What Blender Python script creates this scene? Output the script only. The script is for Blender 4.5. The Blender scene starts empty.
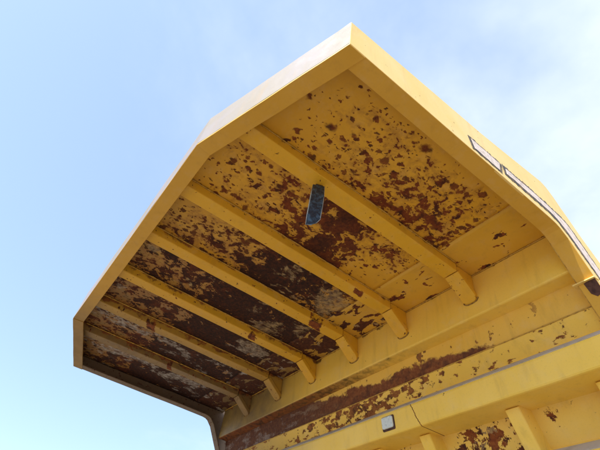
import bpy, bmesh, math, random
from mathutils import Matrix, Vector, noise as mnoise

random.seed(7)
scene = bpy.context.scene
C = scene.collection

# ------------------------------------------------------------------ camera
ZOFF = 3.9                      # height of the canopy's lower rim above the ground
BASE = 3.88                     # the body's base, this far under the rim
W = 2.5                         # half width of the canopy
CAM = Vector((-3.16306, 2.61208, -2.26740 + ZOFF))
RGT = Vector((-0.60285019, -0.79008650, 0.11106295))
DWN = Vector((0.53083000, -0.50110661, -0.68345568))
FWD = Vector((0.59564348, -0.35306584, 0.72149383))
cam = bpy.data.cameras.new('camera')
cam.sensor_width = 36.0
cam.lens = 426.444 / 600.0 * 36.0
cam.clip_start = 0.05
cam.clip_end = 3000
co = bpy.data.objects.new('camera', cam)
C.objects.link(co)
co.matrix_world = Matrix(((RGT.x, -DWN.x, -FWD.x, CAM.x), (RGT.y, -DWN.y, -FWD.y, CAM.y),
                          (RGT.z, -DWN.z, -FWD.z, CAM.z), (0, 0, 0, 1)))
scene.camera = co

# ------------------------------------------------------------------ light
scene.view_settings.view_transform = 'Standard'
scene.view_settings.look = 'None'
scene.view_settings.gamma = 1.0
scene.view_settings.use_curve_mapping = False
scene.view_settings.exposure = 1.12
SUN = Vector((-0.175, 0.72, 1.00)).normalized()
sl = bpy.data.lights.new('sun', 'SUN')
sl.energy = 4.4
sl.angle = math.radians(0.53)
sl.color = (1.0, 0.95, 0.87)
so = bpy.data.objects.new('sun', sl)
C.objects.link(so)
so.rotation_euler = SUN.to_track_quat('Z', 'Y').to_euler()
so.location = (-6, 14, 20)

# ------------------------------------------------------------------ node maths


class G:
    """a little builder: Python arithmetic becomes Math nodes"""
    def __init__(s, tree):
        s.t = tree

    def n(s, kind, **kw):
        nd = s.t.nodes.new(kind)
        for k, v in kw.items():
            setattr(nd, k, v)
        return nd

    def put(s, sock, v):
        if isinstance(v, X):
            s.t.links.new(v.s, sock)
        elif hasattr(v, 'is_output'):
            s.t.links.new(v, sock)
        else:
            sock.default_value = v

    def math(s, op, *a):
        nd = s.n('ShaderNodeMath', operation=op)
        for i, v in enumerate(a):
            s.put(nd.inputs[i], v)
        return X(s, nd.outputs[0])

    def noise(s, vec, scale, detail=3, rough=.55, dist=0.0, lac=2.0):
        nd = s.n('ShaderNodeTexNoise')
        s.put(nd.inputs['Vector'], vec)
        nd.inputs['Scale'].default_value = scale
        nd.inputs['Detail'].default_value = detail
        nd.inputs['Roughness'].default_value = rough
        nd.inputs['Distortion'].default_value = dist
        nd.inputs['Lacunarity'].default_value = lac
        return X(s, nd.outputs[0])

    def voronoi(s, vec, scale, rnd=1.0):
        nd = s.n('ShaderNodeTexVoronoi', feature='F1')
        s.put(nd.inputs['Vector'], vec)
        nd.inputs['Scale'].default_value = scale
        nd.inputs['Randomness'].default_value = rnd
        return X(s, nd.outputs['Distance'])

    def cells(s, vec, scale):
        """distance to the nearest random point, and that point's own random number"""
        nd = s.n('ShaderNodeTexVoronoi', feature='F1')
        s.put(nd.inputs['Vector'], vec)
        nd.inputs['Scale'].default_value = scale
        sp_ = s.n('ShaderNodeSeparateColor')
        s.t.links.new(nd.outputs['Color'], sp_.inputs[0])
        return X(s, nd.outputs['Distance']), X(s, sp_.outputs[0]), X(s, sp_.outputs[1])

    def smooth(s, a, b, v):
        nd = s.n('ShaderNodeMapRange', interpolation_type='SMOOTHSTEP')
        s.put(nd.inputs['Value'], v)
        s.put(nd.inputs['From Min'], a)
        s.put(nd.inputs['From Max'], b)
        return X(s, nd.outputs[0])

    def lin(s, v, a, b, c, d):
        nd = s.n('ShaderNodeMapRange')
        s.put(nd.inputs['Value'], v)
        for k, q in (('From Min', a), ('From Max', b), ('To Min', c), ('To Max', d)):
            s.put(nd.inputs[k], q)
        return X(s, nd.outputs[0])

    def curve(s, v, pts, lo, hi):
        """piecewise linear value of v through pts [(v, out)]"""
        nd = s.n('ShaderNodeValToRGB')
        s.put(nd.inputs[0], s.lin(v, lo, hi, 0.0, 1.0))
        cr = nd.color_ramp
        while len(cr.elements) < len(pts):
            cr.elements.new(0.5)
        for e, (p, o) in zip(cr.elements, sorted(pts)):
            e.position = (p - lo) / (hi - lo)
            e.color = (o + 1, o + 1, o + 1, 1)
        return X(s, nd.outputs[0]) - 1.0

    def mix(s, f, a, b):
        nd = s.n('ShaderNodeMix', data_type='RGBA')
        s.put(nd.inputs[0], f)
        for sk, v in ((nd.inputs[6], a), (nd.inputs[7], b)):
            if isinstance(v, tuple):
                v = v + (1,) if len(v) == 3 else v
            s.put(sk, v)
        return X(s, nd.outputs[2])

    def vec(s, x, y, z):
        nd = s.n('ShaderNodeCombineXYZ')
        for i, v in enumerate((x, y, z)):
            s.put(nd.inputs[i], v)
        return X(s, nd.outputs[0])


class X:
    def __init__(s, g, sock):
        s.g, s.s = g, sock

    def __add__(s, o): return s.g.math('ADD', s, o)
    __radd__ = __add__
    def __sub__(s, o): return s.g.math('SUBTRACT', s, o)
    def __rsub__(s, o): return s.g.math('SUBTRACT', o, s)
    def __mul__(s, o): return s.g.math('MULTIPLY', s, o)
    __rmul__ = __mul__
    def max(s, o): return s.g.math('MAXIMUM', s, o)
    def min(s, o): return s.g.math('MINIMUM', s, o)
    def abs(s): return s.g.math('ABSOLUTE', s)
    def clamp(s): return s.max(0.0).min(1.0)


def new_mat(name):
    m = bpy.data.materials.new(name)
    m.use_nodes = True
    t = m.node_tree
    b = t.nodes['Principled BSDF']
    g = G(t)
    tc = g.n('ShaderNodeTexCoord')
    sep = g.n('ShaderNodeSeparateXYZ')
    t.links.new(tc.outputs['Object'], sep.inputs[0])
    P = X(g, tc.outputs['Object'])
    return m, g, b, P, X(g, sep.outputs[0]), X(g, sep.outputs[1]), X(g, sep.outputs[2])


# ------------------------------------------------------------------ sky
world = bpy.data.worlds.new('World')
scene.world = world
world.use_nodes = True
wt = world.node_tree
g = G(wt)
bg = wt.nodes['Background']
sky = g.n('ShaderNodeTexSky', sky_type='NISHITA')
sky.sun_disc = False
sky.sun_elevation = math.asin(SUN.z)
sky.sun_rotation = math.atan2(SUN.x, SUN.y)
sky.altitude = 300
sky.air_density = 1.0
sky.dust_density = 1.0
sky.ozone_density = 0.7
tcw = g.n('ShaderNodeTexCoord')
sp = g.n('ShaderNodeSeparateXYZ')
wt.links.new(tcw.outputs['Generated'], sp.inputs[0])
D = X(g, tcw.outputs['Generated'])
dx, dy, dz = (X(g, sp.outputs[i]) for i in range(3))
# thin high cloud: one flat sheet seen in perspective
den = dz.max(0.06) + 0.12
cv = g.vec(g.math('DIVIDE', dx, den), g.math('DIVIDE', dy, den), 1.7)
c1 = g.noise(cv, 0.85, 6, .58, .35)
c2 = g.noise(cv, 3.2, 5, .6, .2)
bank = dx * -0.62 + dy * -0.75 + dz * 0.10          # the sheet thickens towards the rear left of the truck
cloud = g.smooth(0.34, 1.06, c1 * 0.72 + c2 * 0.28 + bank * 0.42)
cloud = (cloud * 0.92 + 0.06).clamp()
# a thin blue-white veil everywhere, then the whiter cloud
veil = g.mix(0.22, X(g, sky.outputs[0]), (3.3, 4.75, 6.6))
skc = g.mix(cloud, veil, (5.2, 5.45, 5.7))
g.put(bg.inputs['Color'], skc)
bg.inputs['Strength'].default_value = 0.126

# ------------------------------------------------------------------ materials
YEL = (0.66, 0.385, 0.055)
RUST_D = (0.024, 0.009, 0.010)
RUST_M = (0.185, 0.040, 0.010)
RUST_L = (0.275, 0.082, 0.018)
BARE = (0.42, 0.385, 0.37)
TAN = (0.44, 0.31, 0.15)


def paint(name, rust=None, bare=None, dark=None, yellow=YEL, chips=0.70, soot_shade=1.0, relief=1.0, rough=0.48, fade=0.35, sx=(0.35, 1.85), dkamt=0.85, tones=(RUST_D, RUST_M, RUST_L)):
    """old yellow machine paint; rust, bare and dark are functions (g, P, x, y, z) -> a 0..1 mask"""
    m, g, b, P, x, y, z = new_mat(name)
    big = g.noise(P, 1.3, 4, .6, .3)
    mid = g.noise(P, 9.0, 5, .65)
    fine = g.noise(P, 120.0, 3, .7)
    col = g.mix(g.smooth(.35, .7, big), yellow, tuple(c * k for c, k in zip(yellow, (1.06, 1.10, 1.5))))
    pale = tuple(min(1, c * .8 + .15) for c in yellow)
    col = g.mix(g.smooth(.48, .78, mid) * fade, col, pale)
    # rain streaks and rubbed dirt
    sv = g.vec(x * 7.0, y * 7.0, z * 0.9)
    streak = g.noise(sv, 1.6, 5, .65)
    col = g.mix(g.smooth(.50, .76, streak) * 0.22, col, (0.34, 0.19, 0.05))
    col = g.mix(g.smooth(.55, .72, fine) * 0.16, col, (0.26, 0.17, 0.07))
    # exhaust soot towards the far side, mixed with shade painted into the colour
    s = g.smooth(sx[0], sx[1], x + (big - .5) * 0.9) * g.lin(mid, .3, .7, .82, 1.0) * 0.93 * soot_shade
    col = g.mix(s, col, (0.115, 0.078, 0.054))
    # paint chips rusting through
    chip = g.noise(P, 26.0, 4, .62, .3)
    mask = g.smooth(chips, chips + .025, chip + (big - .5) * .10)
    if rust:
        rm = rust(g, P, x, y, z)
        if isinstance(rm, tuple):                      # (bare spots, the stain round them)
            rm, halo = rm
            col = g.mix(halo, col, (0.30, 0.125, 0.026))
        mask = mask.max(rm)
    mask = mask.clamp()
    tone = g.noise(P, 34.0, 5, .7)
    rc = g.mix(g.smooth(.36, .66, tone), tones[1], tones[2])
    dk = g.smooth(.44, .64, g.noise(P, 13.0, 5, .66, .4)) * dkamt
    if dark:
        dk = dk.max(dark(g, P, x, y, z) * g.lin(tone, .35, .65, 1.0, .72))
    rc = g.mix(dk.clamp(), rc, tones[0])
    # a thin rust bleed round every bare spot
    col = g.mix(mask, col, rc)
    if bare:
        bm_ = bare(g, P, x, y, z).clamp()
        bc = g.mix(g.smooth(.2, 1.1, x), TAN, BARE)
        bc = g.mix(g.smooth(.4, .66, g.noise(P, 22.0, 5, .7)), bc, (0.17, 0.12, 0.10))
        col = g.mix(bm_, col, bc)
    g.put(b.inputs['Base Color'], col)
    g.put(b.inputs['Roughness'], (mask * 0.40 + rough + (mid - .5) * .3 + (fine - .5) * .15).clamp())
    b.inputs['Specular IOR Level'].default_value = 0.38
    bump = g.n('ShaderNodeBump')
    bump.inputs['Strength'].default_value = 0.55 * relief
    bump.inputs['Distance'].default_value = 0.004
    g.put(bump.inputs['Height'], (1.0 - mask) * 0.8 + tone * mask * 0.9 + fine * 0.10 + mid * 0.35)
    wt_ = m.node_tree
    wt_.links.new(bump.outputs[0], b.inputs['Normal'])
    return m


def plate_cover(g, P, x, y, z):
    """how much of the canopy's sheet has rusted, bay by bay from the near side (low x) to the far side"""
    near = g.curve(y, [(0.0, .0), (.455, .02), (.47, .47), (.75, .50), (1.1, .46), (1.5, .42), (1.85, .32), (2.05, .16), (2.2, .0)], 0, 2.4)
    near = (near + g.smooth(-2.2, -1.7, x) * g.smooth(2.0, 1.2, y) * g.smooth(.46, .47, y) * .10) * g.smooth(-2.42, -2.20, x)
    bay1 = g.curve(y, [(0.0, .22), (.35, .30), (.6, .46), (.85, .60), (1.15, .86), (1.5, .62), (1.9, .48), (2.25, .30)], 0, 2.4)
    bay1 = bay1 - g.smooth(-1.34, -1.14, x) * g.smooth(.95, .8, y) * 0.36
    bay2 = g.curve(y, [(0.0, .62), (.5, .62), (.8, .78), (1.2, .92), (1.6, .66), (1.95, .50), (2.3, .34)], 0, 2.4)
    rest = g.curve(y, [(0.0, .86), (.6, .86), (1.25, .95), (1.6, .66), (2.0, .62), (2.3, .54)], 0, 2.4)
    c = g.mix(g.smooth(-1.65, -1.635, x), near, bay1)
    c = g.mix(g.smooth(-.93, -.92, x), c, bay2)
    c = g.mix(g.smooth(-.285, -.265, x), c, rest)
    return X(g, c.s)


def plate_rust(g, P, x, y, z):
    c = plate_cover(g, P, x, y, z)
    pv = g.vec(x, y * 0.8, 0.3)
    n2 = g.noise(pv, 3.4, 3, .55, .3)
    n3 = g.noise(pv, 44.0, 3, .55)
    n4 = g.noise(g.vec(x + 3.1, y * .8, 1.7), 44.0, 3, .55)
    n1 = g.noise(pv, 11.0, 4, .58, .5)
    # wide rust where the sheet is worst
    v = n1 * 0.62 + n2 * 0.22 + n3 * 0.16
    thr = g.curve(c, [(0, .80), (.3, .64), (.45, .565), (.6, .515), (.8, .435), (1.0, .36)], 0, 1)
    out = g.smooth(thr - .012, thr + .016, v)
    # roundish pocks of many sizes, crowding together where the cover is high
    cc = c * (n2 * 2.2 + .04)
    wv = g.vec(x + (n3 - .5) * .040 + (n1 - .5) * .05, y * .78 + (n4 - .5) * .040 + (n1 - .5) * .03, 0.0)
    for sc, lo, grow, p in ((7.0, .06, .32, .60), (13.0, .09, .36, 1.25), (22.0, .12, .38, 1.55), (42.0, .15, .34, 1.35)):
        d, ra, rb = g.cells(wv, sc)
        here = g.smooth(.0, .02, cc * p - ra)
        rad = rb * rb * grow + lo
        out = out.max(g.smooth(rad + .05, rad - .07, d) * here * g.lin(ra, 0, .6, 1.0, .88))
    halo = (g.smooth(thr - .12, thr, v) * (g.smooth(-1.3, .0, x) * .40 + .45)).clamp()
    return out, halo


def plate_dark(g, P, x, y, z):
    c = plate_cover(g, P, x, y, z)
    side = g.smooth(-1.4, -.2, x) * 0.95 + g.smooth(.55, .9, c) * 0.75
    return (side * g.lin(g.noise(P, 5.0, 5, .65, .4), .35, .65, .45, 1.25)).clamp()


def plate_bare(g, P, x, y, z):
    """old pale undercoat: broad tan patches towards the rear of the middle bays, whitish streaks in the far ones"""
    pv = g.vec(x * 1.35, y * 0.80, 0.9)
    n = g.noise(pv, 3.6, 6, .62, .6)
    n2 = g.noise(pv, 20.0, 5, .65)
    v = n * .74 + n2 * .26
    side = g.curve(x, [(-1.0, .0), (-.8, .085), (.3, .08), (.8, .08), (1.4, .085), (2.4, .09)], -1.0, 2.5)
    rear = g.curve(y, [(0.0, .065), (.8, .055), (1.15, .0), (1.5, -.05), (2.3, -.01)], 0, 2.4) * g.smooth(1.4, .6, x)
    # one streak down the middle of each far bay
    mid = (g.smooth(.20, .02, (x - 1.33 + (n2 - .5) * .2).abs()) + g.smooth(.22, .04, (x - 2.05 + (n2 - .5) * .2).abs())) * g.smooth(.35, .7, y) * .075
    return g.smooth(.635, .70, v + side + rear + mid) * g.smooth(-1.0, -.85, x) * g.lin(n2, .38, .62, .30, .90)


def wall_rust(g, P, x, y, z):
    """ragged rust along the foot of the panel under the header beam"""
    edge = g.noise(g.vec(x * 1.0, 0.0, z * 1.5), 2.6, 3, .6, .5) - .5
    n = g.noise(P, 11.0, 5, .68, .4)
    top = g.curve(x, [(-2.3, -.60), (-1.75, -.46), (-1.45, -.36), (-1.0, -.315), (-.3, -.30), (.3, -.25), (.9, -.17), (2.4, -.15)], -2.4, 2.5)
    h = (top + edge * 0.20 + (n - .5) * 0.16) - z
    a = g.smooth(-.012, .022, h)
    spots = g.smooth(.60, .625, g.noise(g.vec(x, y * .7, z * .7), 9.0, 5, .62, .3))
    return a.max(spots * g.smooth(-2.2, -1.9, x) * 0.9)


def wall_dark(g, P, x, y, z):
    return g.smooth(-.4, .9, x) * 0.75


def lower_rust(g, P, x, y, z):
    n = g.noise(g.vec(x * .7, y, z * 1.2), 15.0, 5, .62, .15)
    band = g.curve(x, [(-2.3, .0), (-1.3, .03), (-1.0, .09), (-.4, .15), (.4, .11), (1.0, .05), (2.4, .05)], -2.4, 2.5)
    return g.smooth(.605, .65, n + band)


def low_wall_rust(g, P, x, y, z):
    n = g.noise(g.vec(x, y, z * .8), 7.0, 6, .66, .5)
    n2 = g.noise(P, 26.0, 3, .6)
    band = g.curve(x, [(-2.4, .02), (-1.65, .03), (-1.5, .12), (-1.1, .17), (-.9, .06), (-.5, .12), (.2, .10), (2.4, .1)], -2.4, 2.5)
    return g.smooth(.625, .65, n * .75 + n2 * .25 + band)


def low_wall_bare(g, P, x, y, z):
    return g.smooth(.60, .66, g.noise(P, 9.0, 5, .6) + g.smooth(-1.5, -1.2, x) * g.smooth(-.7, -1.0, x) * .03) * low_wall_rust(g, P, x, y, z) * .8


def rib_rust(g, P, x, y, z):
    """scorched clamp marks on some ribs, scraped spots, and rust creeping down from the sheet"""
    n = g.noise(P, 16.0, 5, .64, .4)
    n2 = g.noise(P, 7.0, 4, .6)
    out = g.smooth(.665, .69, n + g.smooth(-.9, 1.5, x) * .05)
    for xi, yi, wx, wy in ((-.945, .605, .035, .05), (-.285, .56, .06, .075), (.375, .87, .05, .045), (1.03, 1.73, .06, .05), (1.70, 1.2, .05, .03)):
        m = ((x - xi).abs() * (1 / wx)).max((y - yi + (x - xi) * .5).abs() * (1 / wy)) + (n - .5) * 1.3
        out = out.max(g.smooth(1.06, .86, m))
    creep = g.smooth(.0, .03, z - .138 + (n2 - .47) * .22 + g.smooth(-1.2, 1.2, x) * .03)
    return out.max(creep * .85)


def beam_rust_shade(g, P, x, y, z):
    n = g.noise(P, 13.0, 5, .66, .4)
    # two hairline scratches that run down the beams
    wob = (g.noise(g.vec(0.0, 0.0, z), 14.0, 3, .6) - .5) * .06
    line = g.smooth(.006, .002, (x + .865 + (z + .66) * -.35 + wob).abs()) * g.smooth(-.9, -.84, z * -1 - 1.5).max(g.smooth(-.60, -.63, z))
    creep = g.smooth(.0, .02, z - .150 + (g.noise(P, 6.0, 5, .65) - .45) * .20 + g.smooth(-1.8, .6, x) * .02)
    under = g.smooth(-.222, -.231, z) * g.smooth(-.26, -.25, z) * g.smooth(-1.2, .5, x + (n - .5) * 2.0)  # rusty soffit, darkened to paint in the shaded gap below the header
    return (g.smooth(.70, .72, n)).max(line).max(creep * .85).max(under * .9)


M_PLATE = paint('rusted_canopy_sheet', plate_rust, plate_bare, plate_dark, yellow=(0.66, 0.345, 0.022), chips=.80, soot_shade=.92, relief=1.3, sx=(-1.3, 1.1), dkamt=.70,
                tones=((0.016, 0.0065, 0.0075), (0.130, 0.024, 0.007), (0.220, 0.055, 0.012)))
M_REAR = paint('rear_sheet_paint', lambda g, P, x, y, z: g.smooth(.63, .65, g.noise(g.vec(x, y * 1.6, z), 6.0, 4, .6, .3) + g.smooth(-1.75, -1.2, x) * .05 + g.smooth(-1.0, .2, x) * .16),
               lambda g, P, x, y, z: g.smooth(.58, .62, g.noise(g.vec(x * 1.5, y, 4.0), 5.0, 6, .66, .4)) * g.smooth(-1.2, -.6, x) * .8,
               lambda g, P, x, y, z: g.smooth(-1.4, -.3, x) * .9, yellow=(0.68, 0.38, 0.035), chips=.76, sx=(-1.0, 1.2))
M_RIB = paint('rib_paint', rib_rust, None, None, yellow=(0.72, 0.395, 0.022), soot_shade=.95, sx=(.1, 1.7), chips=.678)
M_RIM = paint('rim_paint', None, None, None, yellow=(0.64, 0.355, 0.040), chips=.74, soot_shade=.8)
M_SIDE = paint('side_paint', None, None, None, yellow=(0.80, 0.56, 0.16), chips=.685, soot_shade=0, fade=.6)
M_BEAM = paint('beam_paint', beam_rust_shade, None, None, yellow=(0.87, 0.57, 0.085), chips=.76, fade=.5, soot_shade=.97, sx=(.1, 1.6))
M_WALL = paint('wall_panel_paint', wall_rust, lambda g, P, x, y, z: g.smooth(.50, .64, g.noise(g.vec(x * .7, y, z * 1.6), 7.0, 5, .66, .4)) * g.smooth(-.2, .9, x) * .40, wall_dark, yellow=(0.76, 0.455, 0.06), fade=.5, soot_shade=.9, relief=1.2, sx=(.3, 1.6), dkamt=.6,
               tones=((0.050, 0.022, 0.018), (0.175, 0.052, 0.020), (0.26, 0.095, 0.035)))
M_LOWER = paint('lower_panel_paint', lower_rust, None, None, yellow=(0.84, 0.53, 0.075), fade=.5, soot_shade=.6,
                tones=((0.075, 0.026, 0.014), (0.23, 0.075, 0.020), (0.33, 0.13, 0.035)))
M_LOWWALL = paint('front_wall_paint', low_wall_rust, low_wall_bare, lambda g, P, x, y, z: g.smooth(.5, .6, g.noise(P, 8.0, 4, .6)) * .8,
                  yellow=(0.82, 0.53, 0.09), fade=.5, soot_shade=.6)
M_WHITE = paint('bleached_white_paint', None, None, None, yellow=(0.215, 0.19, 0.155), chips=.76, soot_shade=0, fade=.2, rough=.72)
M_SOOT_SHADE = paint('soot_shaded_rim_paint', None, None, lambda g, P, x, y, z: x * 0.0 + .8, yellow=(0.17, 0.105, 0.055), chips=.62, soot_shade=.6)  # dark copy for the far rim: dirt, with shade mixed into the colour


def simple(name, color, rough, spots=None, amount=.5, scale=20, spec=.4, metal=0.0, bump=0.2):
    m, g, b, P, x, y, z = new_mat(name)
    n = g.noise(P, scale, 5, .65, .3)
    g.put(b.inputs['Base Color'], g.mix(g.smooth(.45, .68, n) * amount, color, spots or tuple(c * .5 for c in color)))
    g.put(b.inputs['Roughness'], (n * .3 + rough - .15).clamp())
    b.inputs['Specular IOR Level'].default_value = spec
    b.inputs['Metallic'].default_value = metal
    bp = g.n('ShaderNodeBump')
    bp.inputs['Strength'].default_value = bump
    bp.inputs['Distance'].default_value = .004
    g.put(bp.inputs['Height'], g.noise(P, scale * 4, 4, .6))
    m.node_tree.links.new(bp.outputs[0], b.inputs['Normal'])
    return m


M_DUST = simple('dusty_ledge', (0.47, 0.41, 0.36), .85, (0.30, 0.26, 0.22), .6, 14)
M_WELD = simple('rusty_weld', (0.30, 0.17, 0.05), .7, (0.10, 0.04, 0.02), .9, 40, bump=.6)
M_SEAM = simple('painted_weld', (0.56, 0.33, 0.06), .6, (0.16, 0.07, 0.025), .6, 30, bump=.6)
M_TAPE = simple('old_reflective_tape', (0.74, 0.62, 0.56), .55, (0.42, 0.32, 0.27), .7, 26, spec=.35)
M_BLACK = simple('black_tape_edge', (0.024, 0.019, 0.020), .6, (0.34, 0.21, 0.08), .75, 24)
M_RUST = simple('bare_rust', (0.10, 0.045, 0.035), .85, (0.035, 0.015, 0.015), .8, 26, bump=.6)
M_LENS = simple('clear_reflector', (0.62, 0.66, 0.66), .22, (0.36, 0.40, 0.42), .7, 60, spec=.7)
M_BLUE = simple('blue_plastic', (0.012, 0.028, 0.055), .30, (0.07, 0.15, 0.26), .8, 30, spec=.5, bump=.35)
M_PALE = simple('pale_worn_edge', (0.40, 0.45, 0.48), .4, (0.20, 0.25, 0.32), .5, 40)
M_STEEL = simple('dull_bracket_steel', (0.10, 0.09, 0.085), .5, (0.10, 0.04, 0.02), .7, 40, metal=.6)
M_GROUND, g, b, P, x, y, z = new_mat('pale_gravel')
gn = g.noise(P, .35, 6, .65)
gf = g.noise(P, 18.0, 6, .75)
g.put(b.inputs['Base Color'], g.mix(g.smooth(.35, .65, gf), g.mix(g.smooth(.35, .65, gn), (.235, .195, .14), (.195, .16, .115)), (.145, .12, .088)))
b.inputs['Roughness'].default_value = .95
bp = g.n('ShaderNodeBump')
bp.inputs['Distance'].default_value = .03
g.put(bp.inputs['Height'], gf)
M_GROUND.node_tree.links.new(bp.outputs[0], b.inputs['Normal'])

# ------------------------------------------------------------------ mesh helpers


def link(name, me, mat, parent=None, bevel=0.0, loc=None):
    o = bpy.data.objects.new(name, me)
    C.objects.link(o)
    if mat:
        me.materials.append(mat)
    if parent is not None:
        o.parent = parent
    if loc is not None:
        o.location = loc
    if bevel:
        md = o.modifiers.new('bevel', 'BEVEL')
        md.width = bevel
        md.segments = 2
        md.limit_method = 'ANGLE'
        md.angle_limit = math.radians(32)
        md.harden_normals = False
    return o


def finish(bm, name, mat, parent=None, bevel=0.0, loc=None, smooth=False):
    bmesh.ops.recalc_face_normals(bm, faces=bm.faces[:])
    me = bpy.data.meshes.new(name)
    bm.to_mesh(me)
    bm.free()
    if smooth:
        for p in me.polygons:
            p.use_smooth = True
    return link(name, me, mat, parent, bevel, loc)


def wob(p, amp, f=1.3, seed=0.0):
    v = Vector(p)
    n = mnoise.noise_vector(v * f + Vector((seed, seed * 1.7, 3.1)))
    return v + n * amp


def bm_prism(bm, rings):
    """skin a list of equal closed rings of points, with end caps"""
    vs = [[bm.verts.new(p) for p in r] for r in rings]
    n = len(vs[0])
    for a, b_ in zip(vs, vs[1:]):
        for i in range(n):
            bm.faces.new((a[i], a[(i + 1) % n], b_[(i + 1) % n], b_[i]))
    bm.faces.new(vs[0])
    bm.faces.new(vs[-1][::-1])


def along_x(bm, prof, x0, x1, seg=1, amp=0.0, seed=0.0):
    """extrude a (y, z) profile along x, slightly out of true"""
    rings = []
    for k in range(seg + 1):
        xx = x0 + (x1 - x0) * k / seg
        rings.append([wob((xx, p[0], p[1]), amp, 1.1, seed) if amp else Vector((xx, p[0], p[1])) for p in prof])
    bm_prism(bm, rings)


def slab(bm, outline, t):
    """a flat polygon (list of 3-D points) thickened along the vector t"""
    bm_prism(bm, [[Vector(p) for p in outline], [Vector(p) + Vector(t) for p in outline]])


def tube(bm, pts, r, sides=6, jitter=0.25):
    pts = [Vector(p) for p in pts]
    rings = []
    for i, p in enumerate(pts):
        d = (pts[min(i + 1, len(pts) - 1)] - pts[max(i - 1, 0)]).normalized()
        a = d.orthogonal().normalized()
        c = d.cross(a)
        rr = r * (1 + random.uniform(-jitter, jitter))
        rings.append([p + (a * math.cos(2 * math.pi * k / sides) + c * math.sin(2 * math.pi * k / sides)) * rr for k in range(sides)])
    bm_prism(bm, rings)


def bead(name, a, b_, r, parent, mat, step=.02):
    a, b_ = Vector(a), Vector(b_)
    n = max(3, int((b_ - a).length / step))
    bm = bmesh.new()
    tube(bm, [a.lerp(b_, k / n) for k in range(n + 1)], r)
    return finish(bm, name, mat, parent, smooth=True)


def wall_y(z):
    return -.01 + .6 * (z + .25)


# ------------------------------------------------------------------ ground
bm = bmesh.new()
for v in ((-900, -900), (900, -900), (900, 900), (-900, 900)):
    bm.verts.new((v[0], v[1], 0))
bm.faces.new(bm.verts[:])
gr = finish(bm, 'ground', M_GROUND)
gr['kind'] = 'structure'

# ------------------------------------------------------------------ the dump body
body = bpy.data.objects.new('dump_body', None)
C.objects.link(body)
body.empty_display_size = .5
body.location = (0, 0, ZOFF - BASE)
body['label'] = 'yellow steel dump truck body with a rusty ribbed canopy over its front wall'
body['category'] = 'truck body'
body['kind'] = 'object'
del body['kind']


class Frame:
    """parts are modelled with z = 0 at the canopy's lower rim, so every part sits BASE above the body's base"""


def part(bm, name, mat, bevel=.005, smooth=False, parent=None, label=None):
    if parent is None:
        o = finish(bm, name, mat, body, bevel, (0, 0, BASE), smooth)
    else:
        o = finish(bm, name, mat, parent, bevel, None, smooth)
    if label:
        o['label'] = label
    return o


YF, CHX, CHY, FW, PZ, HR = 2.4259, 1.100, .327, .1072, .14, .335
A = (-W, YF - CHY)
Bp = (-W + CHX, YF)
Cp = (W - CHX, YF)
Dp = (W, YF - CHY)


def offset_poly(pts, d):
    """inward offset of the open outline A-B-C-D and its straight sides running back"""
    full = [(pts[0][0], .33)] + pts + [(pts[-1][0], .33)]
    lines = []
    for p, q in zip(full, full[1:]):
        e = Vector((q[0] - p[0], q[1] - p[1])).normalized()
        nrm = Vector((e.y, -e.x))
        lines.append((Vector(p) + nrm * d, e))
    out = []
    for (p, e), (q, f_) in zip(lines, lines[1:]):
        den_ = e.x * f_.y - e.y * f_.x
        t_ = ((q - p).x * f_.y - (q - p).y * f_.x) / den_
        pt = p + e * t_
        out.append((pt.x, pt.y))
    return [(lines[0][0].x, lines[0][0].y)] + out + [(lines[-1][0].x, lines[-1][0].y)]


outer = [(-W, .33), A, Bp, Cp, Dp, (W, .33)]
inner = offset_poly([A, Bp, Cp, Dp], FW)
inner12 = offset_poly([A, Bp, Cp, Dp], .012)

# canopy sheet: a dented grid, cut to the outline
def sheet(name, mat, y0, y1, z0, nx, ny, seed, amp=.006, thick=.010):
    bm = bmesh.new()
    def ymax(xx):
        k = max(0.0, (abs(xx) - (W - CHX)) / CHX)
        return YF - k * CHY - .014
    rows = []
    for j in range(ny + 1):
        row = []
        for i in range(nx + 1):
            xx = -W + .013 + (2 * W - .026) * i / nx
            yy = y0 + (min(y1, ymax(xx)) - y0) * j / ny
            dz_ = mnoise.noise(Vector((xx * 1.9 + seed, yy * 1.7, seed))) * amp + mnoise.noise(Vector((xx * 6, yy * 6, seed + 4))) * amp * .22
            row.append((xx, yy, z0 + dz_))
        rows.append(row)
    lo = [[bm.verts.new(p) for p in r] for r in rows]
    hi = [[bm.verts.new((p[0], p[1], p[2] + thick)) for p in r] for r in rows]
    for j in range(ny):
        for i in range(nx):
            bm.faces.new((lo[j][i], lo[j][i + 1], lo[j + 1][i + 1], lo[j + 1][i]))
            bm.faces.new((hi[j][i], hi[j + 1][i], hi[j + 1][i + 1], hi[j][i + 1]))
    for j in range(ny):
        for i in (0, nx):
            bm.faces.new((lo[j][i], lo[j + 1][i], hi[j + 1][i], hi[j][i]))
    for i in range(nx):
        for j in (0, ny):
            bm.faces.new((lo[j][i], lo[j][i + 1], hi[j][i + 1], hi[j][i]))
    return part(bm, name, mat, 0, True)


sheet('canopy_plate', M_PLATE, .465, 9, PZ + .004, 110, 60, 2.0)['label'] = 'large canopy sheet with rust spots'
sheet('rear_plate', M_REAR, .020, .462, PZ + .002, 110, 12, 9.0, .004)['label'] = 'cleaner strip of canopy sheet against the beam'

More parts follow.
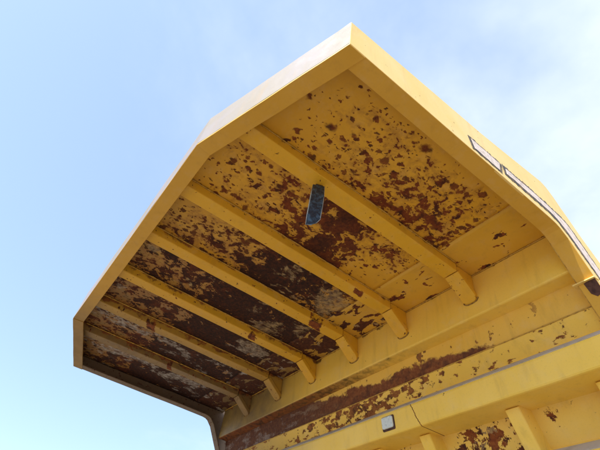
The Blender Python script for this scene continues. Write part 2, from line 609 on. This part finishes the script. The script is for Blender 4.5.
# rim round the front: a web outside and a flange underneath, piece by piece
names = [('front', 1), ('near', 0), ('far', 2)]
for k in (1, 2, 3):
    p, q = outer[k], outer[k + 1]
    pi, qi = inner[k], inner[k + 1]
    pw, qw = inner12[k], inner12[k + 1]
    drop = .006 if k != 2 else .0
    # the two corner flanges run through to the sides; the side flanges butt against them
    if k == 1:
        pi = (-W, inner[1][1] - (inner[1][0] + W) * CHY / CHX)
    if k == 3:
        qi = (W, inner[4][1] - (W - inner[4][0]) * CHY / CHX)
    bm = bmesh.new()
    def lerp2(a, c, t): return (a[0] + (c[0] - a[0]) * t, a[1] + (c[1] - a[1]) * t)
    n = 30 if k == 2 else 12
    rings = []
    for s in range(n + 1):
        t = s / n
        o_, i_ = lerp2(p, q, t), lerp2(pi, qi, t)
        dz_ = mnoise.noise(Vector((t * 5, k * 4.0, 1))) * .006
        rings.append([Vector((o_[0], o_[1], -drop + dz_)), Vector((i_[0], i_[1], -drop + dz_)), Vector((i_[0], i_[1], .010 + dz_)), Vector((o_[0], o_[1], .010 + dz_))])
    bm_prism(bm, rings)
    part(bm, 'rim_flange', M_RIM, .003)
    bm = bmesh.new()
    rings = []
    for s in range(n + 1):
        t = s / n
        o_, w_ = lerp2(p, q, t), lerp2(pw, qw, t)
        dn = mnoise.noise(Vector((t * 5, k * 3.0, 7))) * .007
        rings.append([Vector((o_[0], o_[1] + dn, .014)), Vector((w_[0], w_[1] + dn, .014)), Vector((w_[0], w_[1] + dn, HR)), Vector((o_[0], o_[1] + dn, HR))])
    bm_prism(bm, rings)
    part(bm, 'rim_web', M_WHITE, .003, label='bleached white outer face of the front rim' if k == 1 else None)

# sides: a tall web whose lower edge bends down along the body, and a flange under it
low = [(2.105, .0), (1.2, .0), (.40, .0), (.335, -.002), (.29, -.010), (.245, -.030), (.212, -.062), (.185, -.10), (-.005, -.40), (-.6, -1.35), (-2.12, -3.86)]
low = [(y_, z_) for y_, z_ in low]
slope = lambda z_: .205 + .6 * z_
low = [(2.098, 0.0), (1.2, 0.0), (.40, 0.0), (.295, -.001), (.250, -.008), (.215, -.024), (.190, -.050), (slope(-.085), -.085), (slope(-.40), -.40), (slope(-1.35), -1.35), (slope(-3.86), -3.86)]
top = [(2.098, .335), (1.73, .362), (.91, .425), (.62, .468), (.39, .508), (.147, .548), (.085, .52), (.03, .45), (-.012, .37), (-.08, .26), (-.147, .14), (-.29, -.05), (slope(-.6) - .47, -.6), (slope(-1.5) - .47, -1.5), (slope(-3.86) - .47, -3.86)]
for sgn in (-1, 1):
    bm = bmesh.new()
    poly = [(sgn * W, y_, z_ + .001) for y_, z_ in low] + [(sgn * W, y_, z_) for y_, z_ in reversed(top)]
    slab(bm, poly, (-sgn * .012, 0, 0))
    part(bm, 'side_web', M_SIDE if sgn < 0 else M_SOOT_SHADE, .003)
    bm = bmesh.new()
    rings = []
    fine_low = []
    for p, q in zip(low, low[1:]):
        n = max(1, int(Vector((q[0] - p[0], q[1] - p[1])).length / .12))
        fine_low += [(p[0] + (q[0] - p[0]) * s / n, p[1] + (q[1] - p[1]) * s / n) for s in range(n)]
    fine_low.append(low[-1])
    for i, (y_, z_) in enumerate(fine_low):
        a_ = fine_low[max(i - 1, 0)]
        c_ = fine_low[min(i + 1, len(fine_low) - 1)]
        d_ = Vector((c_[0] - a_[0], c_[1] - a_[1])).normalized()
        up = Vector((d_.y, -d_.x)) * .012              # away from the open side
        if up.y < 0 and abs(d_.y) < .2:
            up = -up
        if abs(d_.y) >= .2:
            up = Vector((-abs(d_.y), abs(d_.x))) * .012
        dz_ = mnoise.noise(Vector((y_ * 2, z_ * 2, sgn * 4.0))) * .003
        fw = FW
        x_in = sgn * (W - fw)
        yo = y_
        y_in = y_
        if i == 0:
            y_in = y_ - .0
        rings.append([Vector((sgn * (W + .001), yo, z_ + dz_)), Vector((x_in, y_in, z_ + dz_)), Vector((x_in, y_in + up.x, z_ + up.y + dz_)), Vector((sgn * (W + .001), yo + up.x, z_ + up.y + dz_))])
    bm_prism(bm, rings)
    part(bm, 'side_flange', M_RIM if sgn < 0 else M_SOOT_SHADE, .003)

# header beam under the canopy's rear edge
bm = bmesh.new()
along_x(bm, [(.037, PZ - .001), (.040, -.230), (-.10, -.234), (-.10, PZ - .001)], -2.400, 2.400, 26, .0035, 3)
header = part(bm, 'header_beam', M_BEAM, .012)
bead('weld_seam', (-2.39, .041, PZ - .003), (2.39, .041, PZ - .003), .006, body, M_SEAM).location = (0, 0, BASE)

# ribs under the sheet
RX = [-1.6439, -.924, -.2758, .386, 1.0356, 1.722]
BY, BZ = .249, .062            # where the underside turns down
EY, EZ = .042, -.103          # where its end meets the beam


def rib_front(xx):
    k = max(0.0, (abs(xx) - (W - CHX)) / CHX)
    return YF - k * CHY - .03


for i, xx in enumerate(RX):
    hw = .061 if i else .064
    bm = bmesh.new()
    y1 = rib_front(xx)
    n = 18
    rings = []
    for s in range(n + 1):
        yy = BY + .0015 + (y1 - BY) * s / n
        sx = mnoise.noise(Vector((yy * 1.4, i * 5.0, 0))) * .006
        sz = mnoise.noise(Vector((yy * 1.1, i * 3.0, 6))) * .004
        r = []
        # a folded channel: flat underside, rounded folds, sides that flare a little
        for px, pz in ((-hw - .005, PZ + .006), (-hw, BZ), (hw, BZ), (hw + .005, PZ + .006)):
            r.append(Vector((xx + px + sx, yy, pz + (sz if pz < PZ else 0))))
        rings.append(r)
    bm_prism(bm, rings)
    rib = part(bm, 'rib', M_RIB, .006)
    for sd in (-1, 1):                                 # runs of weld between rib and sheet
        bm = bmesh.new()
        m_ = int((y1 - BY) / .03)
        tube(bm, [(xx + sd * (hw + .008) + random.uniform(-.0015, .0015), BY + .02 + (y1 - BY - .05) * q_ / m_, PZ - .004) for q_ in range(m_ + 1)], .006, 5, .35)
        part(bm, 'weld_seam', M_SEAM, 0, True, parent=rib)
    # the turned-down end: a rounded strap along the slope with a web behind it
    u = Vector((0, EY - BY, EZ - BZ))
    L = u.length
    u.normalize()
    inn = Vector((0, u.z, -u.y))                       # into the corner
    if inn.z < 0:
        inn = -inn
    rad = .050 * (1 if i < 4 else .8)
    w2 = hw * (1.0 if i < 3 else .92)
    outl = [(-w2, .002), (w2, .002)]
    for a_ in range(7):
        th = math.pi / 2 * a_ / 6
        outl.append((w2 - rad + rad * math.cos(th), L + .006 - rad + rad * math.sin(th)))
    for a_ in range(7):
        th = math.pi / 2 + math.pi / 2 * a_ / 6
        outl.append((-w2 + rad + rad * math.cos(th), L + .006 - rad + rad * math.sin(th)))
    bm = bmesh.new()
    base = Vector((xx, BY, BZ))
    slab(bm, [base + Vector((a_, 0, 0)) + u * t for a_, t in outl], inn * .046)
    slab(bm, [(xx - w2 + .010, BY - .012, BZ + .022), (xx - w2 + .010, .038, -.070), (xx - w2 + .010, .038, PZ), (xx - w2 + .010, BY - .012, PZ)], (2 * w2 - .020, 0, 0))
    rend = part(bm, 'rib_end', M_RIB, .007, parent=rib)
    # weld round the rounded end, on the beam's face
    bm = bmesh.new()
    pts_ = []
    for a_, t in outl[2:]:
        p3 = base + Vector((a_ * 1.04, 0, 0)) + u * (t + .003)
        pts_.append((p3.x, .0415, p3.z - .004))
    pts_ = [p3 for p3 in pts_ if p3[2] < -.050]
    tube(bm, pts_, .0042)
    part(bm, 'weld_bead', M_WELD, 0, True, parent=rib)

# panel under the header beam, and the plate lapped over its foot
def wall_strip(bm, z0, z1, proud, thick, x0, x1, seg, amp, seed):
    n = Vector((0, 1, -.6)).normalized()
    q = []
    for z_, o in ((z0, proud), (z1, proud), (z1, proud - thick), (z0, proud - thick)):
        q.append((wall_y(z_) + n.y * o, z_ + n.z * o))
    along_x(bm, q, x0, x1, seg, amp, seed)


bm = bmesh.new()
along_x(bm, [(-.078, -.20), (-.125, -.445), (-.137, -.445), (-.090, -.20)], -2.40, 2.40, 30, .005, 5)
part(bm, 'upper_panel', M_WALL, .002, label='rust streaked panel under the header beam')
bm = bmesh.new()
wall_strip(bm, -.427, -.60, .013, .012, -2.395, 2.395, 30, .003, 8)
part(bm, 'lapped_panel', M_LOWER, .003)
bm = bmesh.new()
wall_strip(bm, -.59, -3.86, 0, .012, -2.40, 2.40, 24, .005, 11)
part(bm, 'front_wall', M_LOWWALL, .002)

# two box beams across the wall, each with a sloping dusty top
def cross_beam(dy_, dz_, seed):
    prof = [(-.195 + dy_, -.548 + dz_), (-.050 + dy_, -.662 + dz_), (-.080 + dy_, -.838 + dz_), (-.372 + dy_, -.828 + dz_)]
    bm = bmesh.new()
    along_x(bm, prof, -2.392, 2.392, 26, .003, seed)
    o = part(bm, 'cross_beam', M_BEAM, .014)
    bm = bmesh.new()
    nx_, nz_ = .618, .786
    t0, t1 = .25, .95
    a_ = (-.195 + .145 * t0 + dy_, -.548 - .114 * t0 + dz_)
    c_ = (-.195 + .145 * t1 + dy_, -.548 - .114 * t1 + dz_)
    along_x(bm, [(a_[0] + nx_ * .004, a_[1] + nz_ * .004), (c_[0] + nx_ * .004, c_[1] + nz_ * .004), (c_[0] - nx_ * .004, c_[1] - nz_ * .004), (a_[0] - nx_ * .004, a_[1] - nz_ * .004)],
            -2.390, 2.390, 26, .003, seed)
    part(bm, 'dusty_ledge', M_DUST, .0015, parent=o)
    return o


cb = cross_beam(0, 0, 21)
cb2 = cross_beam(-.297, -.490, 25)

# stiffening posts on the wall between the beams
PX = [-2.235, -1.612, -.832, -.285, .36, 1.0, 1.64, 2.2]
nw = Vector((0, 1, -.6)).normalized()
dw = Vector((0, -.6, -1)).normalized()
for row, (za, zb) in enumerate(((-.78, -1.16), (-1.30, -1.95))):
    for k, xx in enumerate(PX):
        bm = bmesh.new()
        rings = []
        top_ = Vector((xx, wall_y(za), za))
        bot_ = Vector((xx, wall_y(zb), zb))
        for s in range(5):
            p = top_.lerp(bot_, s / 4)
            jx = random.uniform(-.002, .002)
            rings.append([p + Vector((a_ + jx, 0, 0)) + nw * o for a_, o in ((-.066, -.004), (-.053, .118), (-.046, .126), (.046, .126), (.053, .118), (.066, -.004))])
        bm_prism(bm, rings)
        part(bm, 'wall_post', M_BEAM, .004)

# body sides behind the flanges
for sgn in (-1, 1):
    bm = bmesh.new()
    slab(bm, [(sgn * 2.36, -.34, -.06), (sgn * 2.36, -4.2, -.06), (sgn * 2.36, -4.2, -3.86), (sgn * 2.36, -2.16, -3.86)], (-sgn * .012, 0, 0))
    part(bm, 'side_panel', M_SIDE, .003)

# welded joint between the two bits of the near flange: a thin lug and a rusted gap
NF = lambda z_: slope(z_)
bm = bmesh.new()
along_x(bm, [(NF(-.330) + .020, -.338), (NF(-.330) + .020, -.330), (NF(-.330) - .05, -.318), (NF(-.330) - .05, -.326)], -2.505, -2.365)
part(bm, 'lug_plate', M_SIDE, .001)
bm = bmesh.new()
ring0 = []
for a_, zq in ((-2.425, -.338), (-2.499, -.325), (-2.499, -.415), (-2.455, -.425), (-2.43, -.40)):
    ring0.append((a_, NF(zq) + .0025, zq))
slab(bm, ring0, (0, -.004, .002))
part(bm, 'rust_patch', M_RUST, .001)
bead('weld_seam', (-2.392, NF(-.02) - .012, -.035), (-2.392, NF(-.62) - .012, -.62), .005, body, M_SEAM).location = (0, 0, BASE)
bead('weld_seam', (-2.39, wall_y(-.43) + .012, -.433), (2.39, wall_y(-.43) + .012, -.433), .0045, body, M_SEAM).location = (0, 0, BASE)

# reflective tape on the near side's outer face
def ribbon(pts_up, pts_dn, n, jag):
    """outline in (y, z) from an upper and a lower edge, with a slightly torn line"""
    def samp(pl):
        seg = [Vector((b_[0] - a_[0], b_[1] - a_[1])).length for a_, b_ in zip(pl, pl[1:])]
        tot = sum(seg)
        out = []
        for k in range(n + 1):
            d_ = tot * k / n
            for (a_, b_), s_ in zip(zip(pl, pl[1:]), seg):
                if d_ <= s_ + 1e-9:
                    t_ = d_ / s_
                    out.append((a_[0] + (b_[0] - a_[0]) * t_, a_[1] + (b_[1] - a_[1]) * t_))
                    break
                d_ -= s_
        return out
    u_, l_ = samp(pts_up), samp(pts_dn)
    r = [(p[0] + random.uniform(-jag, jag) * .5, p[1] + random.uniform(-jag, jag)) for p in u_]
    r += [(p[0] + random.uniform(-jag, jag) * .5, p[1] + random.uniform(-jag, jag)) for p in reversed(l_)]
    return r


def tape(up, dn, n, grow_up, grow_dn):
    bm = bmesh.new()
    o2 = ribbon(up, dn, n, .004)
    slab(bm, [(-W - .0035, y_, z_) for y_, z_ in o2], (.0015, 0, 0))
    t_ = part(bm, 'reflective_tape', M_TAPE, 0)
    bm = bmesh.new()
    up2 = [(y_ + gy * .8, z_ + gz * .8) for (y_, z_), (gy, gz) in zip(up, grow_up)]
    dn2 = [(y_ + gy * .8, z_ + gz * .8) for (y_, z_), (gy, gz) in zip(dn, grow_dn)]
    slab(bm, [(-W - .0018, y_, z_) for y_, z_ in ribbon(up2, dn2, n * 3, .011)], (.0015, 0, 0))
    part(bm, 'black_edge', M_BLACK, 0, parent=t_)


tape([(1.085, .160), (.80, .162)], [(1.075, .062), (.83, .060)], 8,
     [(.032, .030), (-.03, .026)], [(.034, -.030), (-.03, -.022)])
tape([(.735, .165), (.46, .176), (.27, .174), (.085, .155), (.03, .125), (-.025, .035), (-.105, -.09), (-.185, -.22)],
     [(.745, .098), (.46, .102), (.29, .100), (.19, .080), (.12, .020), (.05, -.075), (-.01, -.168), (-.11, -.315)], 34,
     [(.03, .034), (0, .036), (0, .036), (-.012, .032), (-.03, .020), (-.038, .014), (-.032, .012), (-.02, -.01)],
     [(.03, -.036), (0, -.038), (0, -.038), (.016, -.040), (.034, -.026), (.036, -.014), (.030, -.01), (.02, -.01)])

# white reflector on the cross beam
bm = bmesh.new()
rc = Vector((-.604, -.0615, -.742))
fn = Vector((0, 1, -.17)).normalized()
fd = Vector((0, -.17, -1)).normalized()
def rrect(w_, h_, r_):
    out = []
    for cx_, cy_, a0 in ((w_ - r_, h_ - r_, 0), (-w_ + r_, h_ - r_, 90), (-w_ + r_, -h_ + r_, 180), (w_ - r_, -h_ + r_, 270)):
        for k in range(4):
            th = math.radians(a0 + 30 * k)
            out.append((cx_ + r_ * math.cos(th), cy_ + r_ * math.sin(th)))
    return out
slab(bm, [rc + Vector((a_, 0, 0)) + fd * c_ + fn * .003 for a_, c_ in rrect(.060, .046, .014)], fn * .016)
refl = part(bm, 'reflector', M_LENS, .004, label='small clear square reflector')
bm = bmesh.new()
slab(bm, [rc + Vector((a_, 0, 0)) + fd * (c_ + .004) - fn * .002 for a_, c_ in rrect(.070, .057, .012)], fn * .0055)
part(bm, 'backing_shadow', M_RUST, .001, parent=refl)  # dark backing, its offset border painting in the reflector's shadow

# ------------------------------------------------------------------ the strip hanging from the first rib
TX, TY, TZ = -1.640, 1.612, ZOFF + .055
tag = bpy.data.objects.new('hanging_strip', None)
C.objects.link(tag)
tag.location = (TX, TY, TZ - .39)
tag.rotation_euler = (0, 0, math.radians(14))
tag['label'] = 'dark blue strip with pale worn edges hanging from the rib nearest the camera'
tag['category'] = 'strip'
nrm = Vector((-.80, .60, 0))
tan = Vector((-.60, -.80, 0))                     # across the strip, towards the right of the picture
def strip_pts(o): return [Vector((0, 0, .30)) * 0 + tan * a_ + Vector((0, 0, h_)) + nrm * (o + .012 * math.sin(h_ * 9)) for a_, h_ in
                          ((-.040, .374), (-.046, .27), (-.050, .16), (-.052, .05), (-.050, -.030), (-.018, -.022), (.014, .004), (.034, .040), (.040, .16), (.042, .27), (.040, .384), (.0, .378))]
bm = bmesh.new()
slab(bm, strip_pts(0), nrm * .006)
sb = finish(bm, 'strip_face', M_BLUE, tag, .0)
bm = bmesh.new()
pts_ = strip_pts(.003)
tube(bm, pts_ + [pts_[0]], .0032, 6, .4)
finish(bm, 'strip_edge', M_PALE, tag, 0, None, True)
bm = bmesh.new()
slab(bm, [tan * -.02 + Vector((0, 0, .362)), tan * .030 + Vector((0, 0, .362)), tan * .030 + Vector((0, 0, .394)), tan * -.02 + Vector((0, 0, .394))], nrm * -.012)
finish(bm, 'clip', M_STEEL, tag, .002)
